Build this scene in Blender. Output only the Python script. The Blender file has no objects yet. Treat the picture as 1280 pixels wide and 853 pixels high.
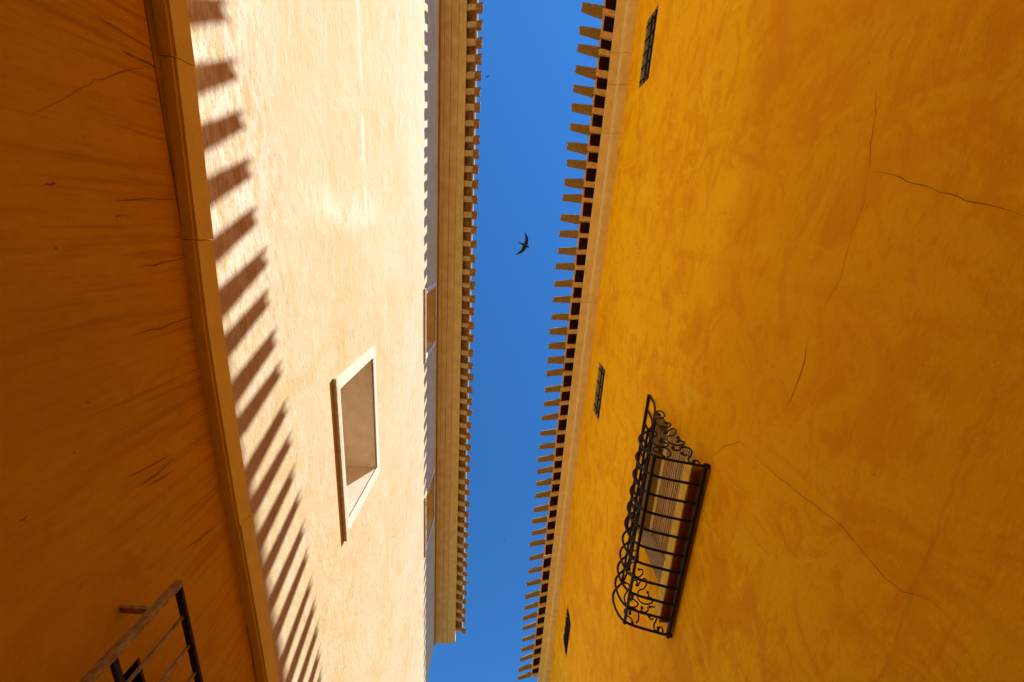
import bpy, bmesh, math, random
from mathutils import Vector, Matrix
random.seed(7)
S = bpy.context.scene
COL = S.collection
CZ = 1.5                      # eye height; all scene coordinates below are relative to the eye

# ------------------------------------------------------------------ camera
F = 491.07 / 1280 * 36.0
RX = (0.99819319, 0.05588822, 0.02206494)      # across the alley
RY = (-0.05979842, 0.95990515, 0.2738727)      # along the alley
RZ = (-0.00587399, -0.27469731, 0.96151281)    # up
cd = bpy.data.cameras.new('camera'); cam = bpy.data.objects.new('camera', cd); COL.objects.link(cam)
cd.sensor_width = 36.0; cd.lens = F; cd.clip_start = 0.02; cd.clip_end = 5000
M = Matrix(((RX[0], -RX[1], -RX[2]), (RY[0], -RY[1], -RY[2]), (RZ[0], -RZ[1], -RZ[2]))).to_4x4()
M.translation = (0, 0, CZ); cam.matrix_world = M
S.camera = cam

# ------------------------------------------------------------------ light
SUN = Vector((1.0, -0.66, 1.76)).normalized()
w = bpy.data.worlds.new('World'); S.world = w; w.use_nodes = True
nt = w.node_tree
sky = nt.nodes.new('ShaderNodeTexSky'); sky.sky_type = 'NISHITA'; sky.sun_disc = False
sky.sun_elevation = math.asin(SUN.z); sky.sun_rotation = math.atan2(SUN.x, SUN.y)
sky.air_density = 1.0; sky.dust_density = 0.0; sky.ozone_density = 10.0
hs = nt.nodes.new('ShaderNodeHueSaturation'); hs.inputs['Saturation'].default_value = 1.15      # the clear saturated blue of the photograph, the same all over the sky
bg = nt.nodes['Background']; nt.links.new(sky.outputs[0], hs.inputs['Color']); nt.links.new(hs.outputs[0], bg.inputs[0]); bg.inputs[1].default_value = 0.088
sd = bpy.data.lights.new('sun', 'SUN'); sun = bpy.data.objects.new('sun', sd); COL.objects.link(sun)
sd.energy = 4.0; sd.angle = math.radians(0.55); sd.color = (1.0, 0.985, 0.94)
sun.rotation_euler = (-SUN).to_track_quat('-Z', 'Y').to_euler(); sun.location = (6, -4, 14)
S.view_settings.view_transform = 'Standard'; S.view_settings.look = 'None'
S.view_settings.exposure = 1.18; S.view_settings.gamma = 1.0; S.view_settings.use_curve_mapping = False
S.cycles.max_bounces = 16; S.cycles.diffuse_bounces = 10

# ------------------------------------------------------------------ materials
def new_mat(name):
    m = bpy.data.materials.new(name); m.use_nodes = True
    t = m.node_tree; b = t.nodes['Principled BSDF']
    return m, t, b
def plain(name, col, rough=0.8, metal=0.0, var=0.25, scale=30.0, bump=0.2, col2=None, bscale=60.0):
    m, t, b = new_mat(name)
    tc = t.nodes.new('ShaderNodeTexCoord')
    geo = t.nodes.new('ShaderNodeNewGeometry')
    n = t.nodes.new('ShaderNodeTexNoise'); n.inputs['Scale'].default_value = scale; n.inputs['Detail'].default_value = 6
    t.links.new(geo.outputs['Position'], n.inputs['Vector'])
    r = t.nodes.new('ShaderNodeValToRGB')
    c2 = col2 or tuple(c * (1 - var) for c in col)
    r.color_ramp.elements[0].position = 0.35; r.color_ramp.elements[1].position = 0.68
    r.color_ramp.elements[0].color = (*c2, 1); r.color_ramp.elements[1].color = (*col, 1)
    t.links.new(n.outputs['Fac'], r.inputs[0])
    t.links.new(r.outputs[0], b.inputs['Base Color'])
    b.inputs['Roughness'].default_value = rough; b.inputs['Metallic'].default_value = metal
    b.inputs['Specular IOR Level'].default_value = 0.25
    if bump:
        n2 = t.nodes.new('ShaderNodeTexNoise'); n2.inputs['Scale'].default_value = bscale; n2.inputs['Detail'].default_value = 4
        t.links.new(geo.outputs['Position'], n2.inputs['Vector'])
        bp = t.nodes.new('ShaderNodeBump'); bp.inputs['Strength'].default_value = bump; bp.inputs['Distance'].default_value = 0.01
        t.links.new(n2.outputs['Fac'], bp.inputs['Height']); t.links.new(bp.outputs[0], b.inputs['Normal'])
    return m

class NT:
    """small node-building helper for the layered plasters"""
    def __init__(s, t): s.t = t
    def noise(s, scale, stretch=(1, 1, 1), detail=6, rough=0.55, off=0.0, dist=0.0):
        t = s.t
        g = t.nodes.new('ShaderNodeNewGeometry'); mp = t.nodes.new('ShaderNodeMapping')
        mp.inputs['Scale'].default_value = stretch; mp.inputs['Location'].default_value = (off, off * 1.7, off * 0.3)
        t.links.new(g.outputs['Position'], mp.inputs['Vector'])
        n = t.nodes.new('ShaderNodeTexNoise'); n.inputs['Scale'].default_value = scale
        n.inputs['Detail'].default_value = detail; n.inputs['Roughness'].default_value = rough; n.inputs['Distortion'].default_value = dist
        t.links.new(mp.outputs[0], n.inputs['Vector'])
        return n.outputs['Fac']
    def ramp(s, v, a, b, lo=0.0, hi=1.0):
        n = s.t.nodes.new('ShaderNodeMapRange'); n.interpolation_type = 'SMOOTHSTEP'
        n.inputs['From Min'].default_value = a; n.inputs['From Max'].default_value = b
        n.inputs['To Min'].default_value = lo; n.inputs['To Max'].default_value = hi
        s.t.links.new(v, n.inputs['Value']); return n.outputs['Result']
    def math(s, op, a, b):
        n = s.t.nodes.new('ShaderNodeMath'); n.operation = op
        for i, v in ((0, a), (1, b)):
            if isinstance(v, (int, float)): n.inputs[i].default_value = v
            else: s.t.links.new(v, n.inputs[i])
        return n.outputs[0]
    def mix(s, f, a, b):
        n = s.t.nodes.new('ShaderNodeMix'); n.data_type = 'RGBA'
        if isinstance(f, (int, float)): n.inputs['Factor'].default_value = f
        else: s.t.links.new(f, n.inputs['Factor'])
        for k, v in ((6, a), (7, b)):
            if isinstance(v, tuple): n.inputs[k].default_value = (*v, 1)
            else: s.t.links.new(v, n.inputs[k])
        return n.outputs[2]
    def pos(s):
        g = s.t.nodes.new('ShaderNodeNewGeometry'); x = s.t.nodes.new('ShaderNodeSeparateXYZ')
        s.t.links.new(g.outputs['Position'], x.inputs[0]); return x.outputs
    def bump(s, b, hs, dist=0.01):
        prev = None
        for h, st, d in hs:
            n = s.t.nodes.new('ShaderNodeBump'); n.inputs['Strength'].default_value = st; n.inputs['Distance'].default_value = d
            s.t.links.new(h, n.inputs['Height'])
            if prev is not None: s.t.links.new(prev, n.inputs['Normal'])
            prev = n.outputs[0]
        s.t.links.new(prev, b.inputs['Normal'])

def mat_orange():
    m, t, b = new_mat('orange_plaster'); k = NT(t); p = k.pos()
    base = k.mix(k.ramp(k.noise(0.55, (1, 1, 0.6), 5, 0.6), 0.35, 0.68), (0.92, 0.475, 0.004), (0.97, 0.55, 0.005))
    blot = k.ramp(k.noise(1.7, (1, 1, 1), 10, 0.68, 3.1, 0.9), 0.49, 0.62)
    base = k.mix(k.math('MULTIPLY', blot, 0.72), base, (0.80, 0.32, 0.003))
    patch = k.ramp(k.noise(4.5, (1, 0.6, 1), 10, 0.72, 8.3, 1.4), 0.51, 0.58)         # trowelled patches with ragged edges
    base = k.mix(k.math('MULTIPLY', patch, 0.52), base, (0.76, 0.29, 0.003))
    strk = k.ramp(k.noise(4.2, (1, 1.0, 0.12), 8, 0.66, 7.7, 0.4), 0.52, 0.68)       # rain runs
    base = k.mix(k.math('MULTIPLY', strk, 0.38), base, (0.72, 0.29, 0.004))
    brush = k.ramp(k.noise(7.0, (1, 0.18, 1.0), 9, 0.7, 1.3, 0.8), 0.54, 0.68)       # brush bands along the wall
    base = k.mix(k.math('MULTIPLY', brush, 0.55), base, (0.76, 0.28, 0.003))
    pale = k.ramp(k.noise(6.0, (1, 0.8, 0.5), 10, 0.75, 5.5, 0.8), 0.56, 0.68)
    base = k.mix(k.math('MULTIPLY', pale, 0.55), base, (0.97, 0.64, 0.03))
    gr = k.ramp(k.noise(55.0, (1, 0.6, 1), 6, 0.7, 3.3), 0.40, 0.64)
    base = k.mix(k.math('MULTIPLY', gr, 0.22), base, (0.74, 0.33, 0.006))
    # older coat on the lower part, with a ragged upper edge along the wall
    zn = k.math('ADD', p[2], k.math('MULTIPLY', k.noise(1.6, (1, 1, 1), 8, 0.62, 9.0), 0.55))
    old = k.math('MULTIPLY', k.ramp(zn, 4.48, 4.28), k.ramp(p[1], 1.6, 0.5))
    base = k.mix(k.math('MULTIPLY', old, 0.45), base, (0.76, 0.29, 0.003))
    # soft diagonal edge of an old repair: line through two points of the wall plane
    ya_, za_, yb_, zb_ = LINE
    L = math.hypot(yb_ - ya_, zb_ - za_); ny, nz = -(zb_ - za_) / L, (yb_ - ya_) / L
    d = k.math('ADD', k.math('MULTIPLY', k.math('SUBTRACT', p[1], ya_), ny), k.math('MULTIPLY', k.math('SUBTRACT', p[2], za_), nz))
    d = k.math('ADD', d, k.math('MULTIPLY', k.math('SUBTRACT', k.noise(4.0, (1, 1, 1), 6, 0.6, 4.4), 0.5), 0.09))
    seam = k.ramp(k.math('ABSOLUTE', d, 0), 0.011, 0.001)
    base = k.mix(k.math('MULTIPLY', seam, k.ramp(k.noise(5, (1, 1, 1), 3, 0.5, 6.6), 0.35, 0.6, 0.08, 0.38)), base, (0.62, 0.24, 0.004))
    fleck = k.ramp(k.noise(38.0, (1, 1, 1), 2, 0.5, 2.0), 0.74, 0.78)
    base = k.mix(k.math('MULTIPLY', fleck, 0.6), base, (0.40, 0.15, 0.01))
    t.links.new(base, b.inputs['Base Color']); b.inputs['Roughness'].default_value = 0.85
    b.inputs['Specular IOR Level'].default_value = 0.06
    k.bump(b, [(k.noise(2.2, (1, 1, 1), 6, 0.55, 0.4), 0.5, 0.03), (k.noise(9, (1, 0.5, 1), 8, 0.68, 2.9, 0.8), 0.5, 0.012), (k.noise(60, (1, 0.5, 1), 6, 0.65), 0.45, 0.005)])
    return m
def mat_cream():
    m, t, b = new_mat('cream_plaster'); k = NT(t); p = k.pos()
    base = k.mix(k.ramp(k.noise(0.8, (1, 0.8, 1), 6, 0.6), 0.36, 0.66), (0.585, 0.455, 0.245), (0.625, 0.51, 0.32))
    br = k.ramp(k.noise(10.0, (1, 0.42, 0.9), 10, 0.76, 2.2, 0.9), 0.46, 0.60)             # brushed lime wash
    base = k.mix(k.math('MULTIPLY', br, 0.60), base, (0.67, 0.585, 0.43))
    och = k.ramp(k.noise(2.4, (1, 0.7, 0.7), 9, 0.7, 6.1, 0.7), 0.53, 0.66)
    base = k.mix(k.math('MULTIPLY', och, 0.60), base, (0.565, 0.41, 0.18))
    scr = k.ramp(k.noise(48.0, (1, 0.12, 1), 7, 0.72, 5.2, 0.3), 0.50, 0.62)           # fine scratches along the wall
    base = k.mix(k.math('MULTIPLY', scr, 0.16), base, (0.50, 0.355, 0.145))
    # worn white zone low on the wall and a pale day joint higher up
    zn = k.math('ADD', p[2], k.math('MULTIPLY', k.noise(1.4, (1, 1, 1), 5, 0.6, 4.0), 0.6))
    low = k.math('MULTIPLY', k.ramp(zn, 4.45, 3.75), k.ramp(p[1], 1.4, -0.2))
    worn = k.math('MULTIPLY', low, k.ramp(k.noise(22, (1, 0.3, 0.8), 10, 0.78, 8.0, 0.4), 0.45, 0.54))
    base = k.mix(k.math('MULTIPLY', worn, 0.9), base, (0.78, 0.70, 0.57))
    base = k.mix(k.math('MULTIPLY', k.math('MULTIPLY', low, k.ramp(k.noise(26, (1, 0.35, 1), 8, 0.75, 3.0), 0.56, 0.62)), 0.5), base, (0.50, 0.36, 0.19))
    j = k.math('ABSOLUTE', k.math('SUBTRACT', k.math('ADD', p[2], k.math('MULTIPLY', k.noise(0.9, (1, 1, 1), 4, 0.5, 1.0), 0.10)), 5.31), 0.0)
    joint = k.math('MULTIPLY', k.ramp(j, 0.05, 0.008), k.ramp(k.noise(3, (1, 1, 1), 6, 0.6, 2.5), 0.40, 0.55))
    joint = k.math('MULTIPLY', joint, k.ramp(p[1], 0.4, -0.1))
    base = k.mix(k.math('MULTIPLY', joint, 0.8), base, (0.78, 0.70, 0.57))
    # pale smear across the wall beside the day joint
    dy = k.math('ABSOLUTE', k.math('SUBTRACT', k.math('ADD', p[1], k.math('MULTIPLY', k.noise(1.3, (1, 1, 1), 6, 0.6, 12.0), 0.5)), 0.16), 0.0)
    smear = k.math('MULTIPLY', k.ramp(dy, 0.22, 0.0), k.math('MULTIPLY', k.ramp(p[2], 3.7, 4.6), k.ramp(p[2], 6.2, 5.0)))
    smear = k.math('MULTIPLY', smear, k.ramp(k.noise(12, (1, 0.4, 1), 8, 0.7, 2.1), 0.38, 0.58))
    base = k.mix(k.math('MULTIPLY', smear, 0.75), base, (0.78, 0.69, 0.54))
    fl = k.ramp(k.noise(30.0, (1, 1, 1), 2, 0.5, 2.0), 0.75, 0.79)
    base = k.mix(k.math('MULTIPLY', fl, 0.6), base, (0.40, 0.24, 0.10))
    t.links.new(base, b.inputs['Base Color']); b.inputs['Roughness'].default_value = 0.9
    b.inputs['Specular IOR Level'].default_value = 0.12
    k.bump(b, [(k.noise(2.0, (1, 1, 1), 6, 0.55, 0.9), 0.5, 0.03), (k.noise(30, (1, 0.5, 1), 9, 0.74), 0.7, 0.008)])
    return m
def mat_ochre():
    m, t, b = new_mat('ochre_plaster'); k = NT(t); p = k.pos()
    base = k.mix(k.ramp(k.noise(0.9, (1, 1, 0.6), 8, 0.65), 0.36, 0.66), (0.66, 0.37, 0.004), (0.74, 0.44, 0.006))
    near = k.ramp(k.math('ADD', p[2], k.math('MULTIPLY', k.noise(2.6, (1, 1, 0.4), 4, 0.6, 6.0), 1.2)), 2.9, 3.75)
    st = k.ramp(k.noise(15, (1, 1, 0.06), 9, 0.68, 3.0, 0.12), 0.52, 0.66)           # drip runs hanging from the ledge
    base = k.mix(k.math('MULTIPLY', k.math('MULTIPLY', st, near), 0.38), base, (0.34, 0.15, 0.004))
    st2 = k.ramp(k.noise(42, (1, 1, 0.045), 7, 0.68, 5.0, 0.1), 0.52, 0.64)
    base = k.mix(k.math('MULTIPLY', k.math('MULTIPLY', st2, near), 0.48), base, (0.30, 0.13, 0.004))
    bl = k.ramp(k.noise(2.2, (1, 1, 0.7), 10, 0.68, 9.0, 0.8), 0.52, 0.66)
    base = k.mix(k.math('MULTIPLY', bl, 0.35), base, (0.50, 0.26, 0.006))
    gr = k.ramp(k.noise(50.0, (1, 1, 0.5), 6, 0.7, 3.3), 0.42, 0.64)
    base = k.mix(k.math('MULTIPLY', gr, 0.22), base, (0.48, 0.25, 0.006))
    fl = k.ramp(k.noise(44.0, (1, 1, 1), 2, 0.5, 2.0), 0.75, 0.78)
    base = k.mix(k.math('MULTIPLY', fl, 0.7), base, (0.15, 0.05, 0.01))
    t.links.new(base, b.inputs['Base Color']); b.inputs['Roughness'].default_value = 0.88
    b.inputs['Specular IOR Level'].default_value = 0.06
    k.bump(b, [(k.noise(2.5, (1, 1, 0.5), 6, 0.55, 0.9), 0.45, 0.03), (k.noise(40, (1, 1, 0.4), 7, 0.68), 0.45, 0.006)])
    return m
def survey(px, py, x):
    a, b_, c = px - 640, py - 426.5, 491.07
    d = [RX[0] * a + RX[1] * b_ + RX[2] * c, RY[0] * a + RY[1] * b_ + RY[2] * c, RZ[0] * a + RZ[1] * b_ + RZ[2] * c]
    return d[1] * x / d[0], d[2] * x / d[0] + CZ
LINE = survey(1262, 440, 1.40) + survey(1100, 840, 1.40)
MAT = dict(
    orange=mat_orange(), cream=mat_cream(), ochre=mat_ochre(),
    ledge=plain('ledge_paint', (0.94, 0.74, 0.07), 0.8, var=0.10, scale=8, bump=0.25),
    peach=plain('peach_cornice_plaster', (0.90, 0.74, 0.30), 0.85, col2=(0.80, 0.61, 0.21), scale=7, bump=0.4),
    tan=plain('tan_cornice_plaster', (0.90, 0.68, 0.29), 0.85, col2=(0.80, 0.55, 0.18), scale=6, bump=0.4),
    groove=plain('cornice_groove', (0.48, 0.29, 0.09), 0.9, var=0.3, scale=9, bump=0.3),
    tile=plain('weathered_clay_tile', (0.36, 0.29, 0.12), 0.9, col2=(0.25, 0.20, 0.075), scale=38, bump=0.6),
    tile_l=plain('warm_clay_tile', (0.55, 0.32, 0.10), 0.9, col2=(0.26, 0.13, 0.035), scale=26, bump=0.6),
    hollow=plain('shade_dark_red_clay_tile', (0.034, 0.006, 0.004), 0.9, col2=(0.018, 0.003, 0.002), scale=14, bump=0.5),  # dirty red clay, with the shade inside the cover tiles put into the colour
    cover_l=plain('brown_clay_tile', (0.50, 0.28, 0.08), 0.9, col2=(0.22, 0.12, 0.035), scale=14, bump=0.6),
    rim=plain('pale_lime_mortar', (0.82, 0.68, 0.42), 0.9, var=0.2, scale=25, bump=0.5),
    bead=plain('bright_cornice_bead', (0.92, 0.80, 0.46), 0.8, var=0.12, scale=20, bump=0.3),
    mortar=plain('lime_mortar', (0.82, 0.62, 0.28), 0.9, var=0.25, scale=25, bump=0.6),
    surround=plain('white_window_surround', (0.78, 0.70, 0.60), 0.85, col2=(0.70, 0.60, 0.48), scale=9, bump=0.4),
    sill=plain('sill_stone', (0.70, 0.58, 0.42), 0.85, var=0.25, scale=14, bump=0.4),
    board=plain('sand_shutter_board', (0.60, 0.44, 0.26), 0.8, var=0.12, scale=6, bump=0.2),
    stone=plain('grey_window_stone', (0.62, 0.53, 0.36), 0.9, var=0.4, scale=22, bump=0.8),
    dark=plain('dark_room', (0.03, 0.022, 0.016), 0.9, bump=0),
    iron=plain('black_wrought_iron', (0.018, 0.014, 0.011), 0.5, 0.0, var=0.4, scale=60, bump=0.3),
    oldiron=plain('worn_olive_paint_on_iron', (0.50, 0.42, 0.10), 0.6, 0.0, col2=(0.26, 0.17, 0.035), scale=40, bump=0.5),
    rust=plain('rusty_dark_iron', (0.045, 0.022, 0.010), 0.7, 0.0, var=0.5, scale=50, bump=0.4),
    grey=plain('grey_reveal_plaster', (0.58, 0.48, 0.32), 0.9, var=0.15, scale=10, bump=0.3),
    olive=plain('olive_window_head', (0.42, 0.31, 0.08), 0.7, var=0.2, scale=12, bump=0.2),
    slat=plain('tan_wooden_slat', (0.72, 0.48, 0.22), 0.7, var=0.25, scale=25, bump=0.3),
    pale=plain('pale_window_frame', (0.84, 0.62, 0.30), 0.6, var=0.15, scale=15, bump=0.2),
    yellow=plain('yellow_sill_paint', (0.88, 0.60, 0.07), 0.75, var=0.2, scale=14, bump=0.4),
    redbrown=plain('red_brown_sill_shade', (0.42, 0.15, 0.02), 0.85, var=0.3, scale=12, bump=0.4),
    crack=plain('crack_dirt', (0.30, 0.12, 0.006), 0.95, bump=0),
    faint=plain('old_patch_edge', (0.80, 0.375, 0.006), 0.95, var=0.2, scale=20, bump=0),
    stain=plain('dark_drip_stain', (0.42, 0.21, 0.006), 0.95, bump=0, var=0.3),
    roofbed=plain('roof_bed', (0.20, 0.10, 0.05), 0.95, bump=0.3),
    paving=plain('stone_paving', (0.13, 0.115, 0.095), 0.9, var=0.3, scale=3, bump=0.4),
    earth=plain('dry_ground', (0.15, 0.125, 0.095), 0.95, var=0.2, scale=0.5, bump=0.2),
    bird=plain('sooty_brown_feathers', (0.030, 0.022, 0.018), 0.7, var=0.3, scale=60, bump=0),
)

# ------------------------------------------------------------------ mesh helpers
class MB:
    def __init__(s): s.v = []; s.f = []; s.mi = []; s.sm = []
    def add(s, vs, fs, mi=0, smooth=False):
        o = len(s.v); s.v += [tuple(v) for v in vs]; s.f += [tuple(i + o for i in f) for f in fs]
        s.mi += [mi] * len(fs); s.sm += [smooth] * len(fs)
    def box(s, x0, x1, y0, y1, z0, z1, mi=0):
        vs = [(x, y, z) for x in (x0, x1) for y in (y0, y1) for z in (z0, z1)]
        s.add(vs, [(0, 1, 3, 2), (4, 6, 7, 5), (0, 4, 5, 1), (2, 3, 7, 6), (0, 2, 6, 4), (1, 5, 7, 3)], mi)
    def tube(s, pts, r, n=7, mi=0, caps=True):
        pts = [Vector(p) for p in pts]; rings = []
        t0 = (pts[1] - pts[0]).normalized()
        nrm = t0.orthogonal().normalized()
        for i, p in enumerate(pts):
            a = pts[max(i - 1, 0)]; b = pts[min(i + 1, len(pts) - 1)]
            t = (b - a)
            if t.length < 1e-9: t = t0
            t.normalize(); nrm = (nrm - t * nrm.dot(t))
            nrm = nrm.normalized() if nrm.length > 1e-6 else t.orthogonal().normalized()
            bn = t.cross(nrm); rr = r[i] if isinstance(r, (list, tuple)) else r
            rings.append([p + nrm * (rr * math.cos(2 * math.pi * k / n)) + bn * (rr * math.sin(2 * math.pi * k / n)) for k in range(n)])
        vs = [v for R in rings for v in R]; fs = []
        for i in range(len(rings) - 1):
            for k in range(n):
                a = i * n + k; b = i * n + (k + 1) % n
                fs.append((a, b, b + n, a + n))
        s.add(vs, fs, mi, True)
        if caps:
            o = len(s.v) - len(vs)
            s.f += [tuple(o + k for k in reversed(range(n))), tuple(o + (len(rings) - 1) * n + k for k in range(n))]
            s.mi += [mi, mi]; s.sm += [False, False]
    def ball(s, c, r, mi=0):
        n, m = 8, 5; vs = [(c[0], c[1], c[2] - r)]; fs = []
        for i in range(1, m):
            ph = -math.pi / 2 + math.pi * i / m
            for k in range(n):
                th = 2 * math.pi * k / n
                vs.append((c[0] + r * math.cos(ph) * math.cos(th), c[1] + r * math.cos(ph) * math.sin(th), c[2] + r * math.sin(ph)))
        vs.append((c[0], c[1], c[2] + r)); last = len(vs) - 1
        for k in range(n): fs.append((0, 1 + (k + 1) % n, 1 + k))
        for i in range(m - 2):
            for k in range(n):
                a = 1 + i * n + k; b = 1 + i * n + (k + 1) % n; fs.append((a, b, b + n, a + n))
        for k in range(n): fs.append((last, 1 + (m - 2) * n + k, 1 + (m - 2) * n + (k + 1) % n))
        s.add(vs, fs, mi, True)
    def mesh(s, name, mats):
        me = bpy.data.meshes.new(name); me.from_pydata(s.v, [], s.f)
        for m in (mats if isinstance(mats, (list, tuple)) else [mats]): me.materials.append(MAT[m])
        for p, i, q in zip(me.polygons, s.mi, s.sm): p.material_index = i; p.use_smooth = q
        bm = bmesh.new(); bm.from_mesh(me); bmesh.ops.recalc_face_normals(bm, faces=bm.faces); bm.to_mesh(me); bm.free()
        return me
    def build(s, name, mats, parent=None, bevel=0.0):
        me = s.mesh(name, mats)
        o = bpy.data.objects.new(name, me); COL.objects.link(o)
        if parent is None: o.location = (0, 0, CZ)
        else: o.parent = parent
        if bevel:
            b = o.modifiers.new('bevel', 'BEVEL'); b.width = bevel; b.segments = 2; b.limit_method = 'ANGLE'
        return o
def empty(name, label, cat, loc=(0, 0, CZ)):
    o = bpy.data.objects.new(name, None); COL.objects.link(o); o.location = loc; o.empty_display_size = 0.3
    o['label'] = label; o['category'] = cat
    return o
def inst(name, me, parent, loc, rot=(0, 0, 0), scale=(1, 1, 1)):
    o = bpy.data.objects.new(name, me); COL.objects.link(o); o.parent = parent
    o.location = loc; o.rotation_euler = rot; o.scale = scale
    return o
def lin(x, xs, ys):
    if x <= xs[0]: return ys[0] + (ys[1] - ys[0]) * (x - xs[0]) / (xs[1] - xs[0])
    for i in range(len(xs) - 1):
        if x <= xs[i + 1]: return ys[i] + (ys[i + 1] - ys[i]) * (x - xs[i]) / (xs[i + 1] - xs[i])
    return ys[-1] + (ys[-1] - ys[-2]) * (x - xs[-1]) / (xs[-1] - xs[-2])
def ray(px, py):            # photograph pixel -> direction, used for survey points on known planes
    a, b, c = px - 640, py - 426.5, 491.07
    return Vector((RX[0] * a + RX[1] * b + RX[2] * c, RY[0] * a + RY[1] * b + RY[2] * c, RZ[0] * a + RZ[1] * b + RZ[2] * c))
def onx(px, py, x): d = ray(px, py); return d * (x / d.x)
def onz(px, py, z): d = ray(px, py); return d * (z / d.z)

def wall(mb, xf, xb, ys, zs, holes, top=None):
    """slab between x = xf (alley face) and xb with rectangular openings; grid of ys x zs"""
    ys = sorted(set(ys)); zs = sorted(set(zs)); ny, nz = len(ys), len(zs)
    def Z(i, j): return top(ys[i]) if (top and j == nz - 1) else zs[j]
    def open_(i, j):
        if i < 0 or j < 0 or i >= ny - 1 or j >= nz - 1: return True
        cy = (ys[i] + ys[i + 1]) / 2; cz = (zs[j] + zs[j + 1]) / 2
        return any(a < cy < b and c < cz < d for a, b, c, d in holes)
    vs = []; 
    for x in (xf, xb):
        for i in range(ny):
            for j in range(nz): vs.append((x, ys[i], Z(i, j)))
    K = ny * nz; fs = []
    idx = lambda i, j: i * nz + j
    for i in range(ny - 1):
        for j in range(nz - 1):
            if open_(i, j): continue
            q = (idx(i, j), idx(i + 1, j), idx(i + 1, j + 1), idx(i, j + 1))
            fs.append(q); fs.append(tuple(K + a for a in reversed(q)))
            for (di, dj, a, b) in ((-1, 0, q[3], q[0]), (1, 0, q[1], q[2]), (0, -1, q[0], q[1]), (0, 1, q[2], q[3])):
                if open_(i + di, j + dj): fs.append((b, a, a + K, b + K))
    mb.add(vs, fs)
def frange(a, b, n): return [a + (b - a) * i / n for i in range(n + 1)]
def ribbon(mb, pts, width, nrm, proud=0.0015):
    """flat tapering ribbon following surveyed points on a wall"""
    pts = [Vector(p) for p in pts]; out = []
    for a, b in zip(pts, pts[1:]):
        n = max(2, int((b - a).length / 0.03)); 
        for i in range(n): out.append(a.lerp(b, i / n))
    out.append(pts[-1]); nrm = Vector(nrm); vs = []; fs = []
    for i, p in enumerate(out):
        t = (out[min(i + 1, len(out) - 1)] - out[max(i - 1, 0)]).normalized(); sd_ = t.cross(nrm).normalized()
        f = min(1, 4 * min(i, len(out) - 1 - i) / len(out) + 0.15)
        wd = width * f * random.uniform(0.55, 1.15) / 2
        p = p + sd_ * random.uniform(-1, 1) * min(width * 1.4, .0042) + nrm * proud
        vs += [p + sd_ * wd, p - sd_ * wd]
        if i: fs.append((2 * i - 2, 2 * i - 1, 2 * i + 1, 2 * i))
    mb.add(vs, fs)

# ------------------------------------------------------------------ ground
g = MB(); g.add([(-400, -400, -CZ - .004), (400, -400, -CZ - .004), (400, 400, -CZ - .004), (-400, 400, -CZ - .004)], [(0, 1, 2, 3)])
o = g.build('ground', 'earth'); o['kind'] = 'structure'
g = MB(); g.box(-1.31, 1.40, -25, 14, -CZ - .1, -CZ)
o = g.build('alley_pavement', 'paving'); o['kind'] = 'structure'

XL, XR = -1.31, 1.40
# ================================================================== LEFT BUILDING
LB = empty('townhouse', 'cream plastered townhouse on the left with tiled eave, deep shuttered windows and a ledge', 'building')
LY0, LY1 = -24.0, 10.12
ZT = 7.44
def ledge_low(y): return lin(y, [-0.71, 0.54, 1.66, 2.55], [1.68, 1.618, 1.628, 1.648])
WIN = [(1.33, 2.60, 2.97, 3.77, 0.42, 'big'), (1.10, 2.14, 6.36, 7.26, 0.32, 'small'), (5.02, 6.17, 6.36, 7.24, 0.32, 'small')]
m = MB()
ys = frange(LY0, LY1, 40) + [v for q in WIN for v in q[:2]]
zs = [1.66, 7.60] + [v for q in WIN for v in q[2:4]] + [4.5, 5.5]
wall(m, XL, XL - 0.5, ys, zs, [q[:4] for q in WIN])
m.build('wall', 'cream', LB)
GW = (1.64, 2.45, -0.25, 1.11)           # barred window low on the wall
m = MB(); wall(m, XL, XL - 0.5, frange(LY0, LY1, 20) + [GW[0], GW[1]], [-CZ, GW[2], GW[3], 1.66], [GW])
lw = m.build('lower_wall', 'ochre', LB)
# cracks and scratches of the lower wall
for pts, wd, mt, nm in (
    ([(32, 150), (62, 133), (90, 118), (118, 101), (150, 92), (200, 78)], .0024, 'stain', 'crack'),
    ([(160, 597), (190, 582), (214, 567)], .008, 'stain', 'drip_stain'), ([(172, 609), (196, 594), (217, 571)], .009, 'stain', 'drip_stain'),
    ([(186, 607), (204, 597), (217, 588)], .007, 'stain', 'drip_stain'), ([(212, 716), (230, 700), (262, 660), (279, 612)], .0024, 'stain', 'crack'),
    ([(54, 231), (62, 230), (71, 231)], .007, 'crack', 'chip'), ([(144, 272), (151, 270)], .006, 'crack', 'chip'),
    ([(150, 62), (205, 90)], .009, 'stain', 'drip_stain'), ([(120, 20), (200, 71)], .007, 'stain', 'drip_stain'),
    ([(165, 420), (200, 410), (243, 396)], .008, 'stain', 'drip_stain'), ([(172, 335), (232, 322)], .006, 'stain', 'drip_stain'),
    ([(140, 250), (218, 249)], .006, 'stain', 'drip_stain'), ([(228, 690), (276, 652)], .008, 'stain', 'drip_stain')):
    m = MB(); ribbon(m, [onx(px, py, XL) for px, py in pts], wd, (1, 0, 0)); m.build(nm, mt, lw)
# other walls of the block
m = MB(); m.box(-8.0, XL - 0.5, LY1 - .4, LY1 - .002, -CZ, 7.5); m.box(-8.4, -8.0, LY0, LY1, -CZ, 7.5)
m.box(-8.0, XL - .5, LY0, LY0 + .4, -CZ, 7.5); m.build('rear_wall', 'cream', LB)
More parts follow.
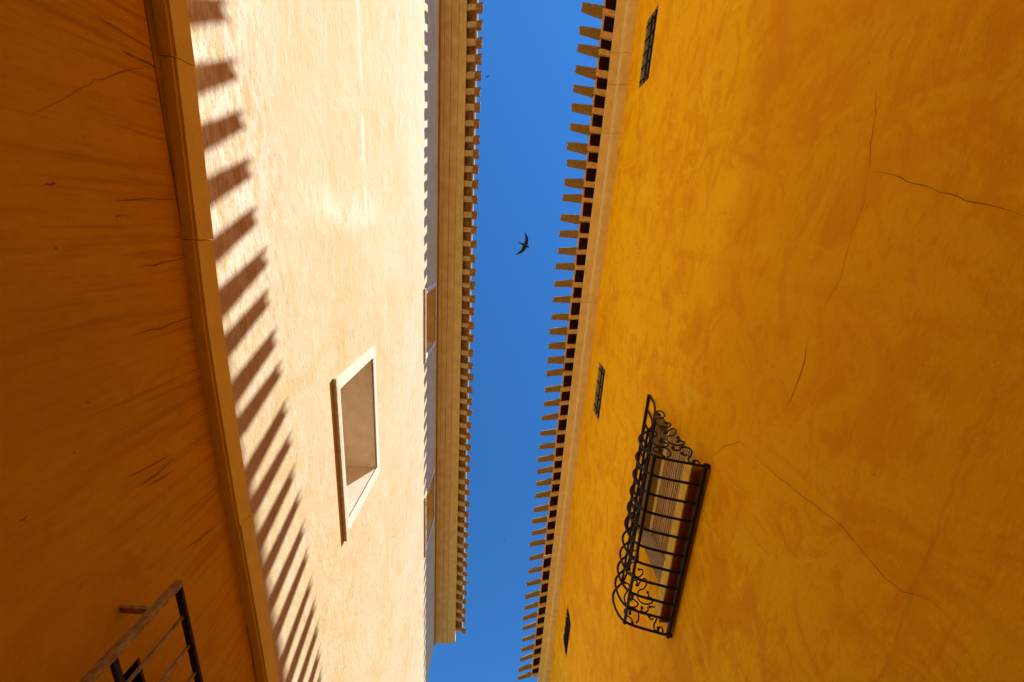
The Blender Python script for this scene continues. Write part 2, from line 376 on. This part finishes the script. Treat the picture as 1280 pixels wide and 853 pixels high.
# string course: ledge stones
m = MB(); m.box(XL - .1, XL + .004, LY0, LY1, 1.64, 1.74); sc = m.build('string_course', 'groove', LB)
J = [LY0, -21.5, -19.0, -16.5, -13.8, -11.2, -8.6, -6.6, -4.6, -2.6, -0.53, 0.12, 1.5, 2.27, 4.2, 6.2, 8.2, LY1]
for a, b in zip(J, J[1:]):
    m = MB(); gp = .0018; xo = XL + .055; n = 4; vs = []; fs = []
    jx = random.uniform(-.002, .002); jz = random.uniform(-.003, .003)
    for i in range(n + 1):
        y = a + gp + (b - a - 2 * gp) * i / n
        lo = lin(y, [-4, -0.71, 0.54, 1.66, 2.55, 5], [1.69, 1.675, 1.618, 1.628, 1.648, 1.66]) + jz
        prof = [(XL, lo), (xo - .012 + jx, lo + .003), (xo - .010 + jx, lo + .011), (xo + jx, lo + .011), (xo + jx, lo + .098), (xo - .01, lo + .105), (XL, lo + .12)]
        vs += [(x, y, z) for x, z in prof]
    P = len(prof)
    for i in range(n):
        for k in range(P):
            q = (k + 1) % P
            fs.append((i * P + k, i * P + q, (i + 1) * P + q, (i + 1) * P + k))
    fs += [tuple(range(P)), tuple(n * P + k for k in reversed(range(P)))]
    m.add(vs, fs); m.build('ledge_stone', 'ledge', sc)
# windows of the upper wall
for y0, y1, z0, z1, dep, kind in WIN:
    m = MB(); e = .012; wd = .11 if kind == 'big' else .085
    wt = .075 if kind == 'big' else .07
    xf = XL + e
    # flat band round the opening
    m.box(XL - .01, xf, y0 - wd, y0, z0 - .06, z1 + wt); m.box(XL - .01, xf, y1, y1 + wd, z0 - .06, z1 + wt)
    m.box(XL - .01, xf - .0015, y0, y1, z1, z1 + wt)
    wn = m.build('window', 'surround', LB, bevel=.003)
    # lining of the deep opening
    m = MB(); xb = XL - dep
    m.box(xb, XL - .011, y0 - .02, y0 + .0015, z0, z1); m.box(xb, XL - .011, y1 - .0015, y1 + .02, z0, z1)
    m.box(xb, XL - .011, y0, y1, z1 - .0015, z1 + .02)
    m.build('reveal', 'surround' if kind == 'big' else 'tan', wn)
    m = MB(); sx = .030
    m.box(XL - dep, XL + e - .001, y0 - wd + .004, y1 + wd - .004, z0 - .0605, z0 - .0015)
    m.build('window_ledge', 'surround', wn, bevel=.003)
    m = MB()
    m.box(XL - .05, XL + sx, y0 - wd - .02, y1 + wd + .03, z0 - .112, z0 - .062)
    m.build('sill', 'sill', wn, bevel=.004)
    m = MB(); n = 3
    for i in range(n):
        a = y0 + .004 + (y1 - y0 - .008) * i / n; b = y0 + .004 + (y1 - y0 - .008) * (i + 1) / n - .006
        mm = MB(); mm.box(xb - .03, xb + .012, a, b, z0, z1 - .003); mm.build('shutter_board', 'board', wn, bevel=.002)
# cornice of the left building: stepped bands
def shx(y): return .0065 * y
def band(x0, x1, z0, z1, y0, y1, sh, nm, mt, parent, zf=None, n=48, bev=.004, rnd=0.0):
    m = MB(); vs = []; fs = []
    for i in range(n + 1):
        y = y0 + (y1 - y0) * i / n; d = sh(y) if sh else 0; zz = zf(y) if zf else 0
        d += rnd * math.sin(y * 1.9 + z0 * 40) * .5 + rnd * math.sin(y * 4.3) * .3
        vs += [(x0, y, z0 + zz), (x1 + d, y, z0 + zz), (x1 + d, y, z1 + zz), (x0, y, z1 + zz)]
        if i:
            o = 4 * (i - 1)
            for k in range(4): fs.append((o + k, o + (k + 1) % 4, o + 4 + (k + 1) % 4, o + 4 + k))
    fs += [(0, 1, 2, 3), tuple(4 * n + k for k in (3, 2, 1, 0))]
    m.add(vs, fs); return m.build(nm, mt, parent, bevel=bev)
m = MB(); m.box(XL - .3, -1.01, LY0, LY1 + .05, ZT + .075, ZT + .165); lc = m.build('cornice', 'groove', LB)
band(XL - .01, -1.284, ZT, ZT + .05, LY0, LY1 + .10, None, 'moulding', 'groove', lc, rnd=.003)  # darker strip painting in the shadow gap where cornice meets wall
band(-1.284, -1.225, ZT + .012, ZT + .06, LY0, LY1 + .05, None, 'moulding', 'tan', lc, rnd=.002)
band(-1.221, -1.120, ZT + .020, ZT + .08, LY0, LY1 + .06, None, 'moulding', 'tan', lc, rnd=.002)
band(-1.114, -0.998, ZT + .040, ZT + .11, LY0, LY1 + .07, None, 'moulding', 'tan', lc, rnd=.003)
band(-0.992, -0.905, ZT + .060, ZT + .14, LY0, LY1 + .08, shx, 'moulding', 'peach', lc, rnd=.003)
band(-1.00, -0.862, ZT + .080, ZT + .17, LY0, LY1 + .09, shx, 'moulding', 'peach', lc, rnd=.006)

# ------------------------------------------------------------------ roof tiles (shared meshes)
SL = 0.35
def channel_mesh(name, mat, wid, L=.62, dep=.040, th=.013):
    """trough-shaped lower tile: tip at the origin, running up the slope towards +x"""
    m = MB(); n = 8; us = [q[0] for q in wid] ; secs = len(us) - 1; vs = []; fs = []
    for u, wd in wid:
        z = SL * u
        for k in range(n + 1):
            a = math.pi * k / n; vs.append((u, -wd / 2 * math.cos(a), z + dep * (1 - math.sin(a)) ** 1.0))
        for k in range(n, -1, -1):
            a = math.pi * k / n; vs.append((u, -(wd / 2 - th) * math.cos(a), z + th + dep * (1 - math.sin(a)) * .95))
    P = 2 * (n + 1)
    for i in range(secs):
        for k in range(P): q = (k + 1) % P; fs.append((i * P + k, i * P + q, (i + 1) * P + q, (i + 1) * P + k))
    for s_ in (0, secs):
        for k in range(n): fs.append((s_ * P + k, s_ * P + k + 1, s_ * P + P - 2 - k, s_ * P + P - 1 - k))
    vs = [(x + random.uniform(-.004, .004) * (1 if i >= P else 2.2), y + random.uniform(-.003, .003), z + random.uniform(-.0025, .0025)) for i, (x, y, z) in enumerate(vs)]
    m.add(vs, fs, 0, False); return m.mesh(name, mat)
def cover_mesh(name, mats, L=.50, w0=.232, w1=.285, h=.046, th=.013, lip=0.0):
    """arched upper tile with a pale mortared rim, rim at the origin"""
    m = MB(); n = 8; secs = 4; vs = []; us = [0, .026, .14, .3, L]
    th0 = th
    for u in us:
        wd = w0 + (w1 - w0) * u / L; z = SL * u
        th = th0 + (.026 if lip and u < .02 else 0); lp = lip if u < .001 else 0      # mortared, slightly undercut rim
        for k in range(n + 1):
            a = math.pi * k / n; vs.append((u - lp, -wd / 2 * math.cos(a), z + h * math.sin(a)))
        for k in range(n, -1, -1):
            a = math.pi * k / n; vs.append((u, -(wd / 2 - th) * math.cos(a), z + (h - th) * math.sin(a)))
    P = 2 * (n + 1); f0 = []; f1 = []
    for i in range(secs):
        for k in range(P):
            q = (k + 1) % P; f = (i * P + k, i * P + q, (i + 1) * P + q, (i + 1) * P + k)
            (f1 if i == 0 else f0).append(f)
    for k in range(n): f1.append((k, k + 1, P - 2 - k, P - 1 - k))
    e = secs * P
    f0.append(tuple(e + k for k in range(P)))
    m.add(vs, f0, 0); o = len(m.v) - len(vs)
    m.f += [tuple(i + o for i in f) for f in f1]; m.mi += [1] * len(f1); m.sm += [False] * len(f1)
    return m.mesh(name, mats)
def bed_mesh(name, mat, w, L=.19, h=.06):
    m = MB(); vs = []
    for u, ww, zz in ((0, w * .92, .012), (.05, w, 0), (L, w * 1.05, 0)):
        z = SL * u
        vs += [(u, -ww / 2, z + zz), (u, ww / 2, z + zz), (u, ww / 2 * .9, z + h), (u, -ww / 2 * .9, z + h)]
    fs = []
    for i in range(2):
        for k in range(4): fs.append((4 * i + k, 4 * i + (k + 1) % 4, 4 * i + 4 + (k + 1) % 4, 4 * i + 4 + k))
    fs += [(0, 1, 2, 3), (11, 10, 9, 8)]
    vs = [(x + random.uniform(-.006, .006), y + random.uniform(-.006, .006), z + random.uniform(-.004, .004)) for x, y, z in vs]
    m.add(vs, fs); return m.mesh(name, mat)

def roof(parent, mats, ypos, sgn, xtip, tip_rim, x_edge, zf, xf, ydeck, ridge, deck_x, wid, bw, lip=0.0, cz=-.006, cx=.008, hc=.044):
    """tiles along one eave. sgn=+1: roof rises towards +x. zf(y): level of the cornice top at x_edge; xf(y): sideways drift"""
    chs = [channel_mesh('channel_tile', mats[0], wid) for _ in range(6)]; cvs = [cover_mesh('cover_tile', mats[1], lip=lip, h=hc + random.uniform(-.004, .004)) for _ in range(4)]; bds = [bed_mesh('mortar_bed', mats[2], bw) for _ in range(6)]
    m = MB(); vs = []; fs = []; n = 24
    for i in range(n + 1):
        y = ydeck[0] + (ydeck[1] - ydeck[0]) * i / n; z = zf(y)
        for x, dz in ((deck_x, 0.06), (ridge, abs(ridge - deck_x) * SL), (2 * ridge - deck_x, 0.0), (2 * ridge - deck_x, -.06), (ridge, abs(ridge - deck_x) * SL - .12), (deck_x, -.0)):
            vs.append((x + xf(y), y, z + dz + .012))
        if i:
            o = 6 * (i - 1)
            for k in range(6): fs.append((o + k, o + (k + 1) % 6, o + 6 + (k + 1) % 6, o + 6 + k))
    fs += [tuple(range(6)), tuple(6 * n + k for k in reversed(range(6)))]
    m.add(vs, fs); rf = m.build('roof', 'roofbed', parent)
    rz = 0 if sgn > 0 else math.pi
    for i, y in enumerate(ypos):
        z = zf(y) - SL * abs(x_edge - xtip); d = xf(y)
        jx = random.uniform(-.012, .012) if abs(tip_rim) > .15 else random.uniform(-.006, .006)
        inst('channel_tile', random.choice(chs), rf, (xtip + d + jx, y, z + random.uniform(-.005, .005)), (random.uniform(-.06, .06), random.uniform(-.012, .012), rz + random.uniform(-.035, .035)), (1, random.uniform(.92, 1.08), 1))
        xe = xtip + sgn * abs(tip_rim) + d
        inst('mortar_bed', random.choice(bds), rf, (xe + sgn * random.uniform(.002, .014), y, zf(y) - SL * (abs(x_edge - xtip) - abs(tip_rim)) - .026), (0, 0, rz), (1, random.uniform(.85, 1.15), 1))
        if i + 1 < len(ypos):
            yc = (y + ypos[i + 1]) / 2
            inst('cover_tile', random.choice(cvs), rf, (xe + sgn * cx + random.uniform(-.006, .006), yc + random.uniform(-.006, .006), zf(yc) - SL * (abs(x_edge - xtip) - abs(tip_rim)) + cz + random.uniform(-.004, .004)),
                 (random.uniform(-.04, .04), 0, rz + random.uniform(-.02, .02)), (1, min(1.12, (ypos[i + 1] - y) / .25), 1))
    return rf
# surveyed tongue positions (photograph rows) along each eave
LT = [9.1, 30.8, 52.7, 73.5, 94.4, 114.6, 134.5, 154.6, 174.6, 192.6, 212, 230.7, 250, 269.2, 288, 305.7, 324.2, 341.2, 357.8, 374.6, 390.7, 408, 424.2, 442.3, 458.5, 473, 488.8, 503, 517.3, 533.2, 546.6, 561.2, 575, 588.2, 604.1, 617, 631.4, 644.8, 657.8, 670, 683.9, 696.1, 706.8, 719, 730.5, 742.5, 753.8, 765.7, 776.3, 789.9]
ly = [onz(lin(v, [10, 385, 776], [602, 595, 583]), v, ZT + .10).y for v in LT]
while ly[0] > -12: ly.insert(0, ly[0] - .262)
roof(LB, ('tile_l', ['cover_l', 'rim'], 'mortar'), ly, -1, -0.605, 0.095, -0.862, lambda y: ZT + .17, shx, (LY0, LY1), -5.0, -0.90, [(0, .165), (.08, .158), (.12, .10), (.3, .08), (.62, .08)], .088, lip=.017, cz=.016, cx=-.004, hc=.05)

# barred window on the lower wall
m = MB(); gy0, gy1, gz0, gz1 = GW
m.box(XL - .32, XL - .012, gy0 - .03, gy0 + .0015, gz0, gz1); m.box(XL - .32, XL - .012, gy1 - .0015, gy1 + .03, gz0, gz1)
m.box(XL - .32, XL - .012, gy0, gy1, gz1 - .0015, gz1 + .03); m.box(XL - .32, XL - .012, gy0, gy1, gz0 - .03, gz0 + .0015)
wn = m.build('window', 'rust', LB)
m = MB(); m.box(XL - .34, XL - .321, gy0 - .03, gy1 + .03, gz0 - .03, gz1 + .03); m.build('pane', 'dark', wn)
xg = -1.20
gY0, gY1, gZ0, gZ1 = 1.375, 2.75, -0.45, 1.212
m = MB()
m.box(xg - .010, xg + .016, gY0, gY0 + .028, gZ0, gZ1)
gr = m.build('window_grille', 'oldiron', LB, bevel=.002)
def part(nm, mt, parent, *boxes):
    q = MB()
    for b in boxes: q.box(*b)
    return q.build(nm, mt, parent, bevel=.0015)
part('rail', 'rust', gr, (xg - .012, xg + .014, gY0 + .029, gY1, gZ1 - .014, gZ1 - .001))
part('rail', 'rust', gr, (xg - .006, xg + .010, gY0 + .029, gY1, .935, .952))
part('rail', 'rust', gr, (xg - .012, xg + .014, gY0 + .029, gY1, gZ0 + .02, gZ0 + .04))
part('stile', 'oldiron', gr, (xg - .010, xg + .016, gY1 + .001, gY1 + .029, gZ0, gZ1))
for i in range(8):
    y = 1.545 + i * .150
    q = MB(); q.tube([(xg, y, gZ1 - .016), (xg, y, gZ0 + .042)], .0075, 8); q.build('bar', 'oldiron', gr)
for zz in (1.09, -.30):
    for yy in (gY0 + .001, gY1 + .003):
        part('lug', 'oldiron', gr, (XL - .02, xg - .0105, yy, yy + .026, zz, zz + .012))

# ================================================================== RIGHT BUILDING
RB = empty('townhouse', 'deep orange plastered townhouse on the right with a bellied iron window grille', 'building')
RY0, RY1 = -24.0, 9.42
def zw(y): return lin(max(y, -7.0), [-2.74, 1.6, 9.3], [5.67, 5.91, 6.09])
RW = [(-2.31, -1.64, 4.82, 5.17), (1.76, 2.53, 4.99, 5.36), (6.33, 7.10, 5.04, 5.40)]
BW = (1.47, 2.75, 2.38, 3.20)
ys = frange(RY0, RY1, 40) + [v for q in RW + [BW] for v in q[:2]] + [1.6, -2.74]
zs = [-CZ, 1.0, 6.0] + [v for q in RW + [BW] for v in q[2:4]]
m = MB(); wall(m, XR, XR + .5, ys, zs, RW + [BW], top=lambda y: zw(y) + .05)
rw = m.build('wall', 'orange', RB)
m = MB(); m.box(XR + .5, 8, RY1 - .4, RY1 - .002, -CZ, 5.6); m.box(8, 8.4, RY0, RY1, -CZ, 5.6); m.box(XR + .5, 8, RY0, RY0 + .4, -CZ, 5.3)
m.build('rear_wall', 'orange', RB)
for pts, wd, mt, nm in (
    ([(1085, 215), (1110, 217), (1135, 226), (1175, 240), (1220, 254), (1290, 271)], .0026, 'crack', 'crack'),
    ([(1094, 110), (1095, 140), (1090, 170), (1085, 215)], .0022, 'crack', 'crack'),
    ([(1085, 215), (1078, 255), (1060, 310), (1050, 350), (1022, 395)], .0025, 'faint', 'crack'),
    ([(1010, 420), (1008, 440), (1003, 462), (995, 485), (983, 511)], .0030, 'crack', 'crack'),
    ([(983, 511), (960, 530), (937, 560)], .002, 'faint', 'crack'),
    ([(937, 560), (945, 572), (975, 598), (1010, 625), (1055, 660), (1085, 697), (1105, 722), (1128, 740), (1155, 745), (1175, 760), (1200, 790)], .0026, 'crack', 'crack'),
    ([(890, 572), (905, 558), (925, 553), (937, 560)], .003, 'crack', 'crack'),
    ([(928, 652), (945, 675), (965, 700)], .006, 'faint', 'crack')):
    m = MB(); ribbon(m, [onx(px, py, XR) for px, py in pts], wd, (-1, 0, 0)); m.build(nm, mt, rw)
# cornice
m = MB(); vs = []; fs = []; n = 24
for i in range(n + 1):
    y = RY0 + (RY1 - RY0) * i / n; z = zw(y)
    vs += [(XR - .02, y, z + .02), (XR - .02, y, z + .07), (XR + .45, y, z + .07), (XR + .45, y, z + .02)]
    if i:
        o = 4 * (i - 1)
        for k in range(4): fs.append((o + k, o + (k + 1) % 4, o + 4 + (k + 1) % 4, o + 4 + k))
fs += [(0, 1, 2, 3), tuple(4 * n + k for k in (3, 2, 1, 0))]
m.add(vs, fs); rc = m.build('cornice', 'peach', RB)
def rband(x1, z0, z1, mt, rnd=.004, bev=.006):
    J = [RY0, -20.5, -17.2, -14.0, -11.0, -8.0, -5.2, -2.2, -1.86, -1.3, 1.0, 4.4, 7.4, RY1]
    for a, b in zip(J, J[1:]):
        band(XR + .01, x1, z0, z1, a + .0012, b - .0012, None, 'moulding', mt, rc, zf=zw, n=8, bev=bev, rnd=-rnd)
rband(1.288, 0.0, .035, 'peach'); rband(1.264, .008, .045, 'bead', bev=.008); rband(1.150, .026, .076, 'peach')
RT = [10, 39, 61, 87.5, 111, 135, 159, 183, 204, 228, 248, 272, 293, 314, 333.5, 355.5, 375, 396.5, 414.5, 433, 451, 467.5, 487.5, 505, 523, 542, 558.5, 575, 590, 605, 620, 637.5, 652, 667, 681, 698.5, 714.5, 730.5, 746, 760, 773.5, 785.5, 800, 812.5, 824.5, 837.5]
ry = []
for v in RT:
    px = lin(v, [4, 412, 838], [735, 689, 649]); z = 5.8
    for _ in range(4): p = onz(px, v, z); z = zw(p.y) - .04
    ry.append(p.y)
while ry[0] > -12: ry.insert(0, ry[0] - .25)
ry.append(ry[-1] + .25)
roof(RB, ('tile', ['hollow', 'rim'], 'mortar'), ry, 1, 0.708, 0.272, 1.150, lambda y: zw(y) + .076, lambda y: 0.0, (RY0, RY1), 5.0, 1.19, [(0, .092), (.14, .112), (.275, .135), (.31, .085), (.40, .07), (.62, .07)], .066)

# small barred windows under the right eave
for wi, (y0, y1, z0, z1) in enumerate(RW):
    m = MB(); dep = .20; xb = XR + dep
    m.box(XR + .004, xb, y0 - .02, y0 + .0015, z0, z1); m.box(XR + .004, xb, y1 - .0015, y1 + .02, z0, z1)
    m.box(XR + .004, xb, y0, y1, z1 - .0015, z1 + .02); m.box(XR + .004, xb, y0, y1, z0 - .02, z0 + .0015)
    wn = m.build('window', 'stone', RB)
    m = MB(); m.box(xb + .001, xb + .02, y0 - .02, y1 + .02, z0 - .02, z1 + .02); m.build('pane', 'dark' if wi != 1 else 'stone', wn)
    xi = XR + .020; nb = 5 if wi == 0 else 4
    for i in range(2):
        z = z0 + (z1 - z0) * (i + 1) / 3
        q = MB(); q.tube([(xi, y0 - .01, z), (xi, y1 + .01, z)], .010, 7); q.build('bar', 'iron', wn)
    for i in range(nb):
        y = y0 + (y1 - y0) * (i + .5) / nb
        q = MB(); q.tube([(xi - .018, y, z0 + .012), (xi - .018, y, z1 - .012)], .010, 7); q.build('bar', 'iron', wn)
        if wi == 2:
            q = MB(); q.tube([(xi - .03, y + .05 * math.cos(t / 8 * math.pi), (z0 + z1) / 2 + .14 * math.sin(t / 8 * math.pi * 2)) for t in range(17)], .008, 6); q.build('scroll', 'iron', wn)

# the large grilled window
y0, y1, z0, z1 = BW; xb = XR + .13
m = MB()
m.box(XR + .003, xb + .05, y0 - .02, y0 + .0015, z0, z1); m.box(XR + .003, xb + .05, y1 - .0015, y1 + .02, z0, z1); m.box(XR + .003, xb + .05, y0, y1, z1 - .0015, z1 + .02)
bwn = m.build('window', 'grey', RB)
m = MB(); m.box(xb + .05, xb + .07, y0 - .02, y1 + .02, z0 - .02, z1 + .02); m.build('pane', 'dark', bwn)
m = MB(); m.box(XR + .055, xb + .02, y0 + .004, y1 - .004, z1 - .022, z1 - .003); m.build('window_head', 'olive', bwn, bevel=.003)
m = MB(); m.box(xb - .012, xb + .03, y0 + .004, y1 - .004, z1 - .085, z1 - .024); m.build('shutter_rail', 'pale', bwn, bevel=.004)
nsl = 21
sm = MB(); sm.box(-.005, .005, y0 + .006, y1 - .006, -.0125, .0125); sme = sm.mesh('slat', 'slat')
for i in range(nsl): inst('slat', sme, bwn, (xb + .012 + random.uniform(-.002, .002), 0, z0 + .03 + i * (z1 - .13 - z0) / (nsl - 1)), (0, .25 + random.uniform(-.06, .06), 0))

# projecting sill with a framed underside
m = MB(); sx = 1.312; sy0, sy1 = 1.455, 2.84
m.box(sx, XR + .02, sy0, sy1, 2.303, 2.40)
sl = m.build('sill', 'yellow', bwn, bevel=.004)
m = MB(); m.box(sx + .006, XR - .002, sy0 + .035, sy1 - .012, 2.297, 2.306); m.build('underside_shade', 'redbrown', bwn, bevel=.002)  # shade beneath the sill is painted in as this red-brown panel

# bellied wrought-iron grille
PROF = [(1.372, 2.25), (1.32, 2.258), (1.24, 2.28), (1.167, 2.300), (1.10, 2.325), (1.059, 2.352), (1.034, 2.40), (1.023, 2.47), (1.027, 2.543), (1.050, 2.60), (1.095, 2.65), (1.15, 2.70), (1.20, 2.77), (1.242, 2.85), (1.29, 2.97), (1.343, 3.10), (1.38, 3.24), (1.392, 3.375)]
def smooth_path(p, n=4):
    out = []
    for i in range(len(p) - 1):
        a = p[max(i - 1, 0)]; b = p[i]; c2 = p[i + 1]; d = p[min(i + 2, len(p) - 1)]
        for k in range(n):
            t = k / n
            out.append(tuple(.5 * (2 * b[j] + (c2[j] - a[j]) * t + (2 * a[j] - 5 * b[j] + 4 * c2[j] - d[j]) * t * t + (3 * b[j] - a[j] - 3 * c2[j] + d[j]) * t ** 3) for j in range(len(b))))
    out.append(tuple(p[-1])); return out
BP = smooth_path(PROF, 3)
ya, yb = 1.42, 2.89
m = MB(); m.box(1.360, 1.386, ya - .018, yb + .018, 2.234, 2.260); gl = m.build('window_grille', 'iron', RB, bevel=.003)
for i in range(11):
    y = ya + (yb - ya) * i / 10
    q = MB(); q.tube([(x, y, z) for x, z in BP], .0093, 8); q.build('bar', 'iron', gl)
for x, z, r in ((1.066, 2.338, .0125), (1.150, 2.712, .011), (1.252, 2.848, .011), (1.385, 3.385, .013)):
    q = MB(); q.tube([(x, ya - .01, z), (x, yb + .01, z)], r, 8); q.build('rail', 'iron', gl)
for yy in (ya, yb):
    for z in (2.249, 3.383):
        q = MB(); q.box(1.3865 if z < 3 else 1.396, XR + .03, yy - .012, yy + .012, z - .011, z + .011); q.build('lug', 'iron', gl)
    q = MB()
    for x, z in ((1.066, 2.338), (1.15, 2.70), (1.252, 2.848)): q.ball((x, yy, z), .017)
    q.build('collar', 'iron', gl)
# scrolls of the side panels, surveyed on the nearer one as strokes
Z1 = lambda x, y: (790 + x * 110 / 670, 480 + y * 140 / 853)
STROKES = [
    [(205, 236), (190, 230), (184, 216), (205, 206), (235, 216), (247, 243), (232, 262), (200, 262), (178, 275), (184, 302), (215, 322), (262, 334), (293, 318), (288, 300), (258, 297)],
    [(252, 372), (250, 350), (225, 348), (214, 332), (232, 320)],
    [(262, 372), (285, 352), (320, 342), (336, 366), (312, 393), (276, 398), (266, 425), (290, 452), (345, 468), (392, 462), (398, 446), (378, 436), (350, 440)],
    [(350, 410), (362, 425), (350, 440)],
    [(312, 484), (308, 497), (340, 508), (368, 500), (362, 484)],
    [(380, 482), (425, 486), (455, 512), (448, 545), (430, 572), (440, 598), (470, 606)],
    [(382, 530), (400, 545), (418, 540)],
    [(470, 590), (488, 584), (510, 596), (512, 612)],
    [(150, 358), (182, 366), (190, 385), (170, 405), (152, 428), (168, 458), (215, 478), (262, 478), (276, 462), (250, 448), (222, 436)],
    [(222, 424), (212, 444), (226, 452)],
    [(212, 500), (196, 482), (168, 488), (164, 506), (190, 520), (228, 536), (240, 555)],
    [(212, 510), (222, 486), (262, 492), (288, 515), (290, 545), (272, 558)],
]
for st in STROKES:
    P0 = []
    for x, y in st:
        d = ray(*Z1(x, y)); d = d * (ya / d.y); P0.append((min(d.x, 1.39), d.z))
    P2 = smooth_path(P0, 4)
    for yy in (ya, yb):
        q = MB(); q.tube([(x, yy, z) for x, z in P2], .0062, 6); q.ball((P2[0][0], yy, P2[0][1]), .0125)
        if len(st) > 6: q.ball((P2[-1][0], yy, P2[-1][1]), .0115)
        q.build('scroll', 'iron', gl)

# ================================================================== BIRDS
def bird_mesh():
    """a gliding swift seen from below: head towards +x, wings swept back, built as one closed skin"""
    m = MB()
    body = [(-.098, .001), (-.080, .006), (-.05, .0125), (-.02, .019), (.01, .0215), (.035, .020), (.052, .0165), (.066, .0155), (.078, .011), (.087, .004), (.091, .001)]
    n = 10; vs = []; fs = []; body = [(x, r * 1.15) for x, r in body]
    for x, r in body:
        for k in range(n):
            a = 2 * math.pi * k / n; vs.append((x, r * 1.05 * math.cos(a), r * .85 * math.sin(a)))
    for i in range(len(body) - 1):
        for k in range(n): fs.append((i * n + k, i * n + (k + 1) % n, (i + 1) * n + (k + 1) % n, (i + 1) * n + k))
    fs += [tuple(reversed(range(n))), tuple((len(body) - 1) * n + k for k in range(n))]
    m.add(vs, fs)
    def foil(rows):                           # rows: (leading x,y) (trailing x,y) thickness, z
        vs = []; fs = []
        for (lx, ly_), (tx_, ty_), th, z in rows:
            mx, my = lx * .65 + tx_ * .35, ly_ * .65 + ty_ * .35
            vs += [(lx, ly_, z), (mx, my, z + th), (tx_, ty_, z + .0008), (tx_, ty_, z - .0008), (mx, my, z - th * .6)]
        for i in range(len(rows) - 1):
            for k in range(5): fs.append((i * 5 + k, i * 5 + (k + 1) % 5, i * 5 + 5 + (k + 1) % 5, i * 5 + 5 + k))
        fs += [(0, 1, 2, 3, 4), tuple((len(rows) - 1) * 5 + k for k in (4, 3, 2, 1, 0))]
        m.add(vs, fs)
    for s_ in (1, -1):
        foil([((.050, 0), (-.022, 0), .006, .004), ((.052, .02 * s_), (-.018, .02 * s_), .006, .005), ((.050, .055 * s_), (-.018, .048 * s_), .005, .007), ((.040, .095 * s_), (-.020, .080 * s_), .004, .008),
              ((.018, .135 * s_), (-.032, .115 * s_), .003, .007), ((-.015, .170 * s_), (-.050, .150 * s_), .0022, .005), ((-.052, .196 * s_), (-.064, .186 * s_), .0016, .003), ((-.092, .212 * s_), (-.095, .209 * s_), .001, .001)])
        foil([((-.060, .000), (-.075, 0.0), .004, .001), ((-.075, .010 * s_), (-.085, .002 * s_), .003, .001), ((-.115, .020 * s_), (-.105, .009 * s_), .0018, .001), ((-.142, .028 * s_), (-.138, .024 * s_), .001, .001)])
    me = m.mesh('swift', 'bird'); return me
bme = bird_mesh()
def bird(px, py, z, head, size, label, roll=0.0, remesh=True):
    o = bpy.data.objects.new('swift', bme); COL.objects.link(o)
    p = onz(px, py, z); o.location = (p.x, p.y, p.z + CZ); o.scale = (size,) * 3
    o.rotation_euler = (roll, 0, head)
    if remesh:
        r = o.modifiers.new('skin', 'REMESH'); r.mode = 'VOXEL'; r.voxel_size = .0022
    o['label'] = label; o['category'] = 'bird'; o['group'] = 'birds in the strip of sky'
    return o
bird(655.5, 306.5, 9.4, math.radians(20), 1.42, 'dark swift gliding on curved wings in the middle of the blue sky', roll=math.radians(-18))
bird(609.5, 96, 46, math.radians(70), 1.1, 'tiny far bird speck beside the left eave, uppermost in the sky strip', remesh=False)
bird(631.5, 674, 52, math.radians(-30), 0.9, 'tiny far bird speck low in the sky strip, below the gliding swift', remesh=False)
